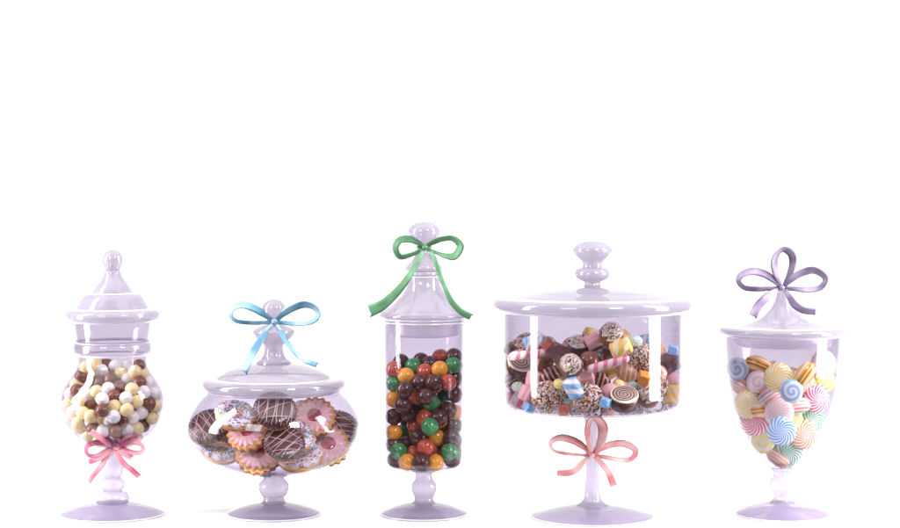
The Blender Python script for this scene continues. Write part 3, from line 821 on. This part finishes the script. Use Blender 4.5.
def k_nutball():
    t = empty('nut_truffle'); mesh_obj('truffle_ball', ell(.0143, .0143, .0143), M_CARM, t, sharp=80)
    chips(900, lambda rr: sph(rr, .0144), .0016, random.Random(2), NUT, 'nut_coating', t); return t
def k_swirl():
    t = empty('swirl_truffle'); mesh_obj('truffle_ball', ell(.012, .012, .012), M_CARM, t, sharp=80)
    # decorated cap, its edge curling in on itself
    bm = bmesh.new(); seg = 72; rings = [[bm.verts.new((0, 0, .0123))]]
    for i in range(1, 11):
        ring = []
        for j in range(seg):
            a = 2 * PI * j / seg; mx = .72 + .52 * ((j / seg) if j < seg else 0) + .03 * math.sin(9 * a)
            if j > seg * .93: mx = .72 + .52 * (1 - j / seg) / .07
            th = mx * i / 10; rr = .0123 + .0004 * math.sin(PI * i / 10)
            ring.append(bm.verts.new((rr * math.sin(th) * math.cos(a), rr * math.sin(th) * math.sin(a), rr * math.cos(th))))
        rings.append(ring)
    for A, B in zip(rings, rings[1:]):
        for j in range(seg):
            k = (j + 1) % seg
            if len(A) == 1: bm.faces.new((A[0], B[j], B[k]))
            else: bm.faces.new((A[j], B[j], B[k], A[k]))
    c = mesh_obj('cream_swirl', bm, M_CSWIRL, t, sharp=80)
    md = c.modifiers.new('thick', 'SOLIDIFY'); md.thickness = .0006; md.offset = 1
    pts = []
    for i in range(40):
        u = i / 39; a = -2.2 + 5.2 * u; th = 1.1 * (1 - u) + .05
        pts.append((.0129 * math.sin(th) * math.cos(a), .0129 * math.sin(th) * math.sin(a), .0129 * math.cos(th)))
    mesh_obj('swirl_ridge', tube(pts, lambda u: .0008 * (1.1 - .6 * u), 8), NUT[0], t, sharp=80)
    return t
def k_ringpraline():
    t = empty('round_praline'); mesh_obj('praline_body', cyl(.0142, .0125, .002), M_DARK, t, sharp=50)
    bm = cyl(.0125, .0012, .0004); 
    o = mesh_obj('swirled_top', bm, M_RING, t, sharp=50); o.location.z = .0067
    bm = torus(.0128, .0009, .0008, sub=10, z0=.0068); mesh_obj('cream_edge', bm, NUT[0], t, sharp=80)
    return t
def k_nuttop():
    t = empty('nut_topped_praline'); mesh_obj('praline_body', cyl(.0112, .0125, .002), M_DARK, t, sharp=50)
    bm = cyl(.0108, .0022, .001); o = mesh_obj('cream_top', bm, NUT[1], t, sharp=60); o.location.z = .0070
    def pl(rr):
        a = rr.uniform(0, 2 * PI); r = .0102 * math.sqrt(rr.random()); return Vector((r * math.cos(a), r * math.sin(a), .0082 + rr.uniform(0, .0008) + .0014 * (1 - r / .011))), None
    chips(130, pl, .0018, random.Random(6), NUT, 'nut_topping', t); return t
def k_squarenut():
    t = empty('square_praline'); mesh_obj('praline_body', rbox(.019, .019, .012, .0015), M_DARK, t, sharp=50)
    def pl(rr): return Vector((rr.uniform(-.0085, .0085), rr.uniform(-.0085, .0085), .0064 + rr.uniform(0, .0012))), None
    chips(130, pl, .0019, random.Random(16), NUT, 'nut_topping', t); return t
def k_facet():
    bm = bmesh.new(); a, b, h = .0095, .0062, .007
    lo = [bm.verts.new((x * a * .8, y * a * .8, -h)) for x, y in ((1, 1), (-1, 1), (-1, -1), (1, -1))]
    mi = [bm.verts.new((x * a, y * a, h * .35)) for x, y in ((1, 1), (-1, 1), (-1, -1), (1, -1))]
    tp = bm.verts.new((0, 0, h * 1.0))
    bm.faces.new(lo[::-1])
    for i in range(4):
        j = (i + 1) % 4; bm.faces.new((lo[i], lo[j], mi[j], mi[i])); bm.faces.new((mi[i], mi[j], tp))
    bmesh.ops.bevel(bm, geom=bm.edges[:], offset=.0006, segments=2, affect='EDGES')
    return mesh_obj('faceted_chocolate', bm, M_DARK, sharp=25)
def k_box(): return mesh_obj('chocolate_block', rbox(.019, .016, .014, .001), M_DARK, sharp=40)
def k_cube(name, mat, s): return lambda: mesh_obj(name, rbox(s, s, s, s * .12), mat, sharp=50)
def k_gem(name, mat, s):
    def f():
        bm = bmesh.new(); bmesh.ops.create_icosphere(bm, subdivisions=1, radius=s)
        for v in bm.verts: v.co.z *= .8
        bmesh.ops.bevel(bm, geom=bm.edges[:], offset=s * .12, segments=2, affect='EDGES')
        return mesh_obj(name, bm, mat, sharp=40)
    return f
def k_lob(name, mat, r, h, lobes=6, k=.12, tw=90.): return lambda: mesh_obj(name, lobed(r, h, lobes, k, tw), mat, sharp=60)
def k_ell(name, mat, a, b, c): return lambda: mesh_obj(name, ell(a, b, c), mat, sharp=80)
KIND = {
 'nb': (k_nutball, 'nut-coated truffle ball', 'truffle'), 'sw': (k_swirl, 'round truffle with cream swirl', 'truffle'),
 'rp': (k_ringpraline, 'round swirl-topped praline', 'praline'), 'nt': (k_nuttop, 'round nut-topped praline', 'praline'),
 'sq': (k_squarenut, 'square dark praline with chopped nut topping', 'praline'),
 'fc': (k_facet, 'faceted dark chocolate', 'chocolate'), 'bx': (k_box, 'plain dark chocolate block', 'chocolate'),
 'cb': (k_ell('chocolate_ball', M_CARM, .0095, .0095, .0095), 'smooth brown chocolate ball', 'chocolate'),
 'eg': (k_ell('striped_chocolate', M_WALN, .0105, .0085, .0088), 'dark striped chocolate', 'chocolate'),
 'eb': (k_ell('striped_chocolate', M_BEIG, .0105, .0085, .0095), 'light brown striped chocolate', 'chocolate'),
 'rc': (k_cube('fudge_cube', M_CUBR, .0095), 'small red-brown cube', 'fudge'), 'oc': (k_cube('fudge_cube', M_ORAN, .0105), 'orange cube', 'fudge'),
 'bt': (k_lob('twisted_marshmallow', M_BTW, .0072, .021), 'blue and white twisted marshmallow', 'marshmallow'),
 'yt': (k_lob('twisted_marshmallow', M_YTW, .0075, .021), 'yellow twisted marshmallow', 'marshmallow'),
 'rt': (k_lob('striped_candy', M_RTW, .0085, .019), 'raspberry and white striped candy', 'candy'),
 'st': (k_lob('striped_stick', M_PTW, .0042, .042, 2, .0, 0.), 'pink striped candy stick', 'candy stick'),
 'pk': (k_lob('pink_marshmallow', M_PINKM, .0078, .016, 8, .10, 0.), 'pink ribbed marshmallow', 'marshmallow'),
 'pb': (k_ell('pink_bonbon', M_PINKM, .0082, .0078, .0076), 'smooth pink bonbon', 'bonbon'),
 'yb': (k_ell('yellow_bonbon', M_YBALL, .0085, .0082, .0078), 'round amber bonbon', 'bonbon'),
 'gg': (k_gem('jelly_gem', M_GEMG, .0078), 'pale green jelly', 'jelly'), 'yg': (k_gem('jelly_gem', M_GEMY, .0078), 'yellow jelly', 'jelly'),
 'bg': (k_cube('jelly_cube', M_GEMB, .0085), 'small blue jelly cube', 'jelly'),
}
# kind, px, py, packing radius, rotation (rx toward the viewer, roll in the picture), where
mix = [('rc',508.5,349.6,5.5,(10,20),'at the top left beside the square praline'),('sq',520,350,11,(35,20),'at the top left end'),
 ('bt',534.6,342.3,8,(0,70),'standing highest at the left'),('rc',548,345,5,(20,40),'behind the upper left stick'),
 ('fc',559.6,351,8.5,(25,8),'left of the nut-topped praline'),('nt',579.4,347.8,9.5,(30,-4),'at the top of the middle'),
 ('pk',594,342,8,(0,60),'left of the highest truffle'),('sw',611,335,11,(50,15),'highest on the heap'),
 ('yt',621,348,8.5,(0,68),'under the highest truffle'),('gg',636,341,6.5,(20,10),'at the top right'),
 ('oc',655.6,348.5,6.5,(30,20),'beside the upper right truffle ball'),('bg',673,350,5,(10,12),'at the right wall'),
 ('fc',603.5,354,9,(35,-18),'under the highest truffle'),('cb',589,361,8.5,(0,0),'in the middle behind the swirl truffle'),
 ('bx',671,363,11.5,(20,-12),'at the right wall'),('st',528,354,5,(0,82),'across the upper left'),
 ('rp',520,365,11,(45,14),'at the left wall'),('cb',544,363,9,(0,0),'under the upper left stick'),
 ('nb',643,359,12.5,(0,0),'at the upper right'),('sw',571,366,11.5,(58,-12),'in the middle left'),
 ('pb',598,375,7,(0,10),'right of the blue marshmallow'),('st',608,364,5,(0,74),'across the middle'),
 ('eg',512.7,382,8.5,(0,60),'at the left wall'),('pk',534.6,379,8,(0,10),'under the left chocolate ball'),
 ('eg',550,376,8.5,(0,-30),'beside the middle swirl truffle'),('yb',608.7,372,8,(0,0),'under the middle stick'),
 ('eb',627.5,373,9,(0,10),'under the right end of the middle stick'),('eg',600,381,8.5,(0,15),'in the centre'),
 ('eb',657,375,9,(0,-45),'right of the orange cube'),('pb',675,379,7,(0,0),'at the right wall'),
 ('oc',644,378,6.5,(30,15),'under the upper right truffle ball'),('pk',586,379,7.5,(0,80),'right of the blue marshmallow, higher'),
 ('yg',560,384,6.5,(20,5),'above the left truffle ball'),('gg',518,387,7,(10,0),'low at the left wall'),
 ('yg',619,385,7,(20,25),'in the middle right'),('gg',633,387,6.5,(15,10),'left of the lower right swirl truffle'),
 ('pb',610,391,7.5,(0,0),'right of the middle truffle ball'),('bt',573,388,8,(0,-28),'between the two lower truffle balls'),
 ('pk',528,394,8,(0,25),'left of the lower left truffle ball'),('yt',675,394,8,(0,5),'low at the right wall'),
 ('rt',514,400,8.5,(0,75),'at the bottom left corner'),('gg',569,404,6.5,(10,30),'at the bottom between the truffle balls'),
 ('sw',648,396,11.5,(50,-5),'low at the right'),('nb',547,396.5,14.5,(0,0),'low at the left'),('nb',587.7,398.5,14.5,(0,0),'low in the middle'),
 ('rp',624,400,11.5,(32,0),'at the bottom right of the middle'),('bg',529.4,408,4.5,(10,30),'at the bottom left'),
 ('rc',564.8,410,5,(5,-8),'on the bottom between the truffle balls'),('bg',605.6,403,5,(10,10),'on the bottom beside the middle truffle ball'),('oc',607,411,5,(5,-4),'on the bottom under the blue cube')]
PR = {'nb': 1, 'st': 1}
mv = [m_ for m_ in mix if m_[0] == 'bt' and m_[1] == 573][0]; mix.remove(mv); mix.append(mv)
items = [dict(px=x, py=y, r=r, k=k, rot=ro, w=w, rank=i) for i, (k, x, y, r, ro, w) in enumerate(mix)]
for it in items:
    if it['k'] == 'st': it['fix'] = -.077 if it['px'] > 600 else -.052
    if it['k'] == 'cb' and it['px'] > 580: it['back'] = 12
rnd = random.Random(5)
fk = ['pb', 'nb', 'sw', 'pk', 'eb', 'yb', 'bt', 'yt', 'pb', 'gg', 'cb', 'nt', 'yg', 'oc']
fl = [dict(r=10.5 if (k := fk[i % len(fk)]) in ('sw', 'rp') else 13 if k == 'nb' else 9, k=k, rot=(rnd.uniform(0, 80), rnd.uniform(-80, 80))) for i in range(66)]
placed = pack('drum', items, fl, strict=True, iters=160, seed=17)
proto = {}
for it, p, r, f in placed:
    k = it['k']; fn, ds, ct = KIND[k]
    if k not in proto: o = proto[k] = fn()
    else: o = dup(proto[k])
    rx, roll = it['rot']
    spin = rnd.uniform(0, 6) if k not in ('sw',) else .3
    m = Matrix.Translation(p) @ Matrix.Rotation(math.radians(roll), 4, 'Y') @ Matrix.Rotation(math.radians(rx), 4, 'X')
    if k in ('eg', 'eb'): m = m @ Matrix.Rotation(.3, 4, 'X')
    elif k != 'bx': m = m @ Matrix.Rotation(spin, 4, 'Z')
    else: m = m @ Matrix.Rotation(.5, 4, 'Z')
    o.matrix_basis = m
    if f: thing(o, ds + ' at the back of the drum jar', ct, ds + ' pieces at the back of the drum jar')
    else: thing(o, '%s %s of the drum jar' % (ds, it['w']), ct, 'mixed sweets at the front of the drum jar')
# crumbs on the drum's bottom
bm = bmesh.new(); rr = random.Random(3); J = JARS['drum']
for i in range(220):
    a = rr.uniform(0, 2 * PI); q = .083 * math.sqrt(rr.random()); q = q if rr.random() < .4 else rr.uniform(.066, .084)
    k = len(bm.faces)
    zz = J['zb'] + .0008 + (0 if q < .074 else (q - .074) * .25)
    bmesh.ops.create_cube(bm, size=1, matrix=Matrix.Translation((J['x'] + q * math.cos(a), J['y'] + q * math.sin(a), zz)) @ Euler((rr.uniform(0, 6), rr.uniform(0, 6), rr.uniform(0, 6))).to_matrix().to_4x4() @ Matrix.Diagonal((.0018, .0012, .001, 1)))
    mi = rr.choice([0, 0, 1, 2])
    for f in list(bm.faces)[k:]: f.material_index = mi
o = mesh_obj('crumbs', bm, [M_DARK, pbr('violet_crumb', (.3, .26, .5), rough=.6), NUT[0]], smooth=False)
thing(o, 'dark and violet sugar crumbs strewn over the bottom of the drum jar', 'crumbs'); o['kind'] = 'stuff'

# ------------------------------------------------------------------ ribbons
def satin(name, col, light, glossc=.35):
    m, nt, out = newmat(name); N, L = nt.nodes, nt.links
    b = N.new('ShaderNodeBsdfPrincipled'); L.new(b.outputs[0], out.inputs[0])
    b.inputs['Roughness'].default_value = .42; b.inputs['Metallic'].default_value = .25; b.inputs['Sheen Weight'].default_value = .3
    b.inputs['Anisotropic'].default_value = .6
    # satin sheen put into the colour as two noise shades, plus fine weave bump
    tc = N.new('ShaderNodeTexCoord'); no = N.new('ShaderNodeTexNoise'); no.inputs['Scale'].default_value = 55; no.inputs['Detail'].default_value = .5
    L.new(tc.outputs['Object'], no.inputs['Vector'])
    mr = N.new('ShaderNodeMapRange'); mr.inputs[1].default_value = .4; mr.inputs[2].default_value = .62; L.new(no.outputs[0], mr.inputs[0])
    mx = N.new('ShaderNodeMix'); mx.data_type = 'RGBA'; L.new(mr.outputs[0], mx.inputs['Factor'])
    mx.inputs[6].default_value = (*col, 1); mx.inputs[7].default_value = (*light, 1); L.new(mx.outputs[2], b.inputs['Base Color'])
    w = N.new('ShaderNodeTexWave'); w.inputs['Scale'].default_value = 900; L.new(tc.outputs['Object'], w.inputs['Vector'])
    bu = N.new('ShaderNodeBump'); bu.inputs['Strength'].default_value = .25; bu.inputs['Distance'].default_value = .0003
    L.new(w.outputs[0], bu.inputs['Height']); L.new(bu.outputs[0], b.inputs['Normal'])
    return m

def ribbon(name, pts, widths, mat, parent, d0, dmid, d1, tilt=40, notch=False):
    """a strip of satin along measured points; d* is how far in front of the jars' axis plane it runs (mm)"""
    P3 = crom([(x, y) for x, y in pts], 10); n = len(P3)
    W = crom([(w, 0) for w in widths], 10) if len(widths) > 2 else None
    bm = bmesh.new(); prev = None; rows = []
    for i, (x, y) in enumerate(P3):
        u = i / (n - 1)
        k = u * (len(widths) - 1); a = int(min(k, len(widths) - 2)); w = 1.2 * (widths[a] + (widths[a + 1] - widths[a]) * (k - a))
        d = d0 * (1 - u) ** 2 + 2 * dmid * u * (1 - u) + d1 * u * u if not callable(dmid) else dmid(u)
        c = P(x, y, -d / 1000)
        a_, b_ = P3[max(0, i - 1)], P3[min(n - 1, i + 1)]
        t = Vector((b_[0] - a_[0], 0, -(b_[1] - a_[1]))).normalized()
        side = Vector((t.z, 0, -t.x))
        tl = math.radians(tilt) * math.sin(PI * u) * (1 if not notch else .6)
        ww = side * math.cos(tl) * w / 1000 / max(.5, math.cos(tl)) + Vector((0, 1, 0)) * math.sin(tl) * w / 1000
        row = []
        for q in (-.5, -.25, 0, .25, .5):
            row.append(c + ww * q + Vector((0, -.00025 * (1 - 4 * q * q), 0)))
        if notch and i == n - 1:
            row[0] += t * .0022; row[4] -= t * .0005
        rows.append([bm.verts.new(v) for v in row])
    for A, B in zip(rows, rows[1:]):
        for k in range(4): bm.faces.new((A[k], A[k + 1], B[k + 1], B[k]))
    for v in bm.verts: v.co -= parent.location
    o = mesh_obj(name, bm, mat, parent, sharp=80)
    md = o.modifiers.new('thick', 'SOLIDIFY'); md.thickness = .00045; md.offset = 0
    return o

def bow(label, jarkey, knot, kr, dk, mat, loops, tails, band):
    """dk: depth of the knot in mm in front of the axis"""
    kp = P(knot[0], knot[1], -dk / 1000)
    t = thing(empty('ribbon_bow', kp), label, 'bow', 'satin ribbon bows')
    for pts, w, dm in loops: ribbon('loop', pts, w, mat, t, dk - 1, dm, dk - 2)
    for pts, w, dm, d1 in tails: ribbon('tail', pts, w, mat, t, dk - 1, dm, d1, tilt=20, notch=True)
    bm = ell(kr / 1000, kr * .55 / 1000, kr * .9 / 1000, 24, 16)
    for v in bm.verts:
        v.co *= 1 + .07 * math.cos(5 * math.atan2(v.co.z, v.co.x))
    mesh_obj('knot', bm, mat, t, sharp=80)
    J = JARS[jarkey]; r, h = band
    bm = lathe([((r) / 1000, h / 2000), ((r + .6) / 1000, h / 2000), ((r + .6) / 1000, -h / 2000), (r / 1000, -h / 2000), (r / 1000, h / 2000)], 48)
    o = mesh_obj('band', bm, mat, t); o.location = Vector((J['x'], J['y'], kp.z)) - kp
    return t

S_PINK = satin('pink_satin', (.42, .045, .11), (.60, .25, .31))
S_BLUE = satin('blue_satin', (.05, .16, .26), (.22, .36, .47))
S_GREEN = satin('green_satin', (.032, .12, .048), (.085, .22, .11))
S_ROSE = satin('rose_satin', (.50, .16, .18), (.70, .42, .41))
S_PURP = satin('purple_satin', (.08, .05, .115), (.21, .165, .245))

bow('pink ribbon bow with many loops tied round the stem of the round-bellied jar', 'pot', (116.5, 446.5), 4.2, 22, S_PINK,
    [([(115, 446), (105, 443.2), (95.5, 442.8), (87.5, 446), (85.8, 451), (89, 455.5), (97, 455.5), (106, 451), (114, 447.5)], (4, 4.5, 4, 3.5, 4, 4), 30),
     ([(118, 446), (126, 443), (133.5, 442.3), (140.5, 444.4), (143, 449), (139.5, 453), (131.5, 452.2), (124, 449.5), (118, 447.5)], (4, 4.5, 4, 3.5, 4, 4), 30),
     ([(114, 446), (108.5, 439.5), (104.8, 436.6), (109, 434.8), (114.5, 436), (119, 440.5), (118.5, 445)], (3, 3.5, 3, 3.5, 3), 34),
     ([(118.5, 445), (123, 440), (129, 436.3), (135.5, 434.8), (138.2, 437.2), (132, 440), (124, 443.5), (119, 446.5)], (3, 3.5, 3, 2.5, 3), 33)],
    [([(113, 447), (107, 443), (100, 437.5), (91, 431.5)], (4, 4.5, 5), 44, 52), ([(112, 449), (105, 454), (97, 459), (88.8, 462)], (5, 5.5, 4.5), 24, 20),
     ([(112.5, 449), (107, 457), (99.5, 468), (92.5, 476), (88.5, 482)], (4, 5, 5), 22, 18), ([(118, 449), (124, 453.5), (132, 458)], (5, 5.5, 4.5), 24, 22),
     ([(114.5, 449.5), (119, 457), (125.5, 465), (133, 471), (139, 477)], (4, 5, 5), 22, 18)], (12.2, 3))
bow('light blue two-loop ribbon bow tied under the knob of the squat jar', 'cookie', (274.5, 321.5), 3.3, 8.5, S_BLUE,
    [([(273, 321), (265, 315), (256, 309.3), (244, 305), (234.5, 307.5), (230.6, 314.5), (236.5, 321), (252, 322.8), (264, 322.5), (273, 322)], (3, 6, 6, 4, 3.5, 3.5, 3), 14),
     ([(275.5, 321), (283, 314), (291, 308.8), (304, 304.5), (314.5, 307.8), (318.4, 315), (312, 322), (297, 324), (285, 323), (276, 322.3)], (3, 6, 6, 4, 3.5, 3.5, 3), 14)],
    [([(273.5, 324), (266, 332), (260, 341), (250.6, 356.6), (243.5, 371.5)], (3.5, 5, 6.5, 7), 34, 48), ([(276, 324), (280, 331), (285.5, 340.4), (297.4, 355), (306, 361), (317, 365)], (3.5, 4.5, 4, 4.5), 36, 50)], (5.9, 2.2))
bow('green ribbon bow with long tails round the knob of the tall jar', 'tall', (425, 247.3), 3, 9.5, S_GREEN,
    [([(423.5, 246), (417, 242), (410, 239.3), (400, 240), (395.5, 248), (400, 256.6), (411, 254.5), (423.5, 249)], (3, 5, 6, 5.5, 5, 4, 3), 13),
     ([(426, 246), (434, 242), (442, 239), (453, 238.5), (460.3, 246), (455, 255.8), (446, 256), (436, 252.5), (427, 248.6)], (3, 4.5, 4.5, 6, 6, 3, 1.8), 13)],
    [([(423.5, 249.5), (418, 261), (411, 273), (403, 285), (392, 297), (381, 306), (369.5, 311)], (3, 4.5, 6, 8, 10.5), 30, 26), ([(430, 250), (435, 260), (439.5, 274), (446, 290), (452, 302), (461, 311.5), (471, 317)], (3.5, 4, 4, 5, 6), 30, 34)], (6.9, 2.2))
bow('rose pink three-loop ribbon bow tied round the high stem of the drum jar', 'drum', (592, 455.6), 2.8, 22, S_ROSE,
    [([(591.3, 455), (588.5, 442), (587.3, 430), (589.5, 421), (594.5, 418), (600.5, 422), (603.2, 430), (601, 442), (593.5, 454.5)], (2.5, 5, 5, 3.5, 7, 8.5, 7.5, 3), 34),
     ([(590.5, 454.5), (583, 446.5), (573, 440.5), (561, 437.8), (552, 441), (550.8, 446.5), (556, 451.5), (569, 454), (589.5, 455.8)], (2.5, 6, 6, 4, 2.5, 3, 2.5), 27),
     ([(594, 454.5), (602, 448.5), (612, 444.3), (624, 443.8), (634, 448.5), (635, 454.5), (629, 460), (617, 459.5), (604, 457.2), (594, 456)], (2.5, 6, 6.5, 5, 3.5, 4, 3), 27)],
    [([(589, 457), (583, 462.5), (576.5, 469.5), (568, 473), (557, 473)], (3.5, 5.5, 5.5, 5), 22, 20), ([(595, 457.5), (601.5, 463), (607, 470), (611, 478), (614, 486)], (3.5, 5.5, 6, 6.5), 22, 20)], (6.6, 2.4))
bow('purple three-loop ribbon bow tied round the pointed lid tip of the goblet jar', 'goblet', (782, 287.6), 2.8, 7.5, S_PURP,
    [([(781, 286.5), (776.5, 275), (774.3, 264), (777, 254), (784, 249.3), (791, 253.5), (793, 262), (790, 273), (784, 286)], (3, 6, 6.5, 4, 6, 6, 5, 3), 13),
     ([(780.5, 286.5), (773, 279.5), (764, 273.8), (752, 271.3), (741.5, 275), (738.8, 281.5), (744.5, 287.5), (757, 289), (769, 288.5), (780, 288)], (3, 6, 6.5, 5, 4, 4.5, 4, 3), 12),
     ([(784.5, 286), (791, 279.5), (800, 273.5), (813, 270.2), (823, 275), (825.3, 281), (819.5, 288), (807, 290), (795, 289), (785, 288.3)], (3, 6, 6.5, 5, 4, 4.5, 4, 3), 12)],
    [([(779, 289.5), (770, 294.5), (762.5, 301), (757, 308), (753, 316)], (4, 6.5, 7, 7), 14, 18), ([(785.5, 290), (789.5, 297), (795, 304.8), (803, 310), (816, 311.8)], (3.5, 5.5, 6, 5.5), 28, 30)], (4.4, 2.2))

# ------------------------------------------------------------------ camera, light
cam = bpy.data.cameras.new('camera'); co = link(bpy.data.objects.new('camera', cam)); sc.camera = co
co.location = (0, -CAM_D, CAM_Z); co.rotation_euler = (PI / 2, 0, 0)
cam.sensor_width = 36; cam.lens = 80; cam.shift_y = -(264 - 185) / 900; cam.clip_start = .05; cam.clip_end = 60

def lamp(name, loc, target, sx, sy, power, col=(1, 1, 1)):
    l = bpy.data.lights.new(name, 'AREA'); l.shape = 'RECTANGLE'; l.size = sx; l.size_y = sy; l.energy = power; l.color = col
    o = link(bpy.data.objects.new(name, l)); o.location = loc
    o.rotation_euler = (Vector(target) - Vector(loc)).to_track_quat('-Z', 'Y').to_euler()
    return o
lamp('strip_softbox', (-.85, -.16, .52), (0, -.1, .50), .17, 1.0, 22)
lamp('strip_softbox', (.85, -.16, .52), (0, -.1, .50), .22, 1.0, 27)
lamp('key_softbox', (.75, -1.3, 1.25), (0, 0, .15), .38, .38, 34)
lamp('fill_softbox', (-.9, -1.7, 1.1), (0, 0, .15), .7, .7, 19)
lamp('overhead_softbox', (0, .55, 3.0), (0, .55, 0), 4.6, 4.6, OH)

w = bpy.data.worlds.new('World'); sc.world = w; w.use_nodes = True
bg = w.node_tree.nodes['Background']; bg.inputs[0].default_value = (1, 1, 1, 1); bg.inputs[1].default_value = WL

sc.view_settings.view_transform = 'Standard'; sc.view_settings.look = 'None'; sc.view_settings.exposure = EX; sc.view_settings.gamma = 1
cy = sc.cycles
cy.transparent_max_bounces = 96; cy.max_bounces = 8; cy.diffuse_bounces = 3; cy.glossy_bounces = 3; cy.transmission_bounces = 4
cy.caustics_reflective = False; cy.caustics_refractive = False; cy.use_denoising = True
cy.sample_clamp_indirect = 4
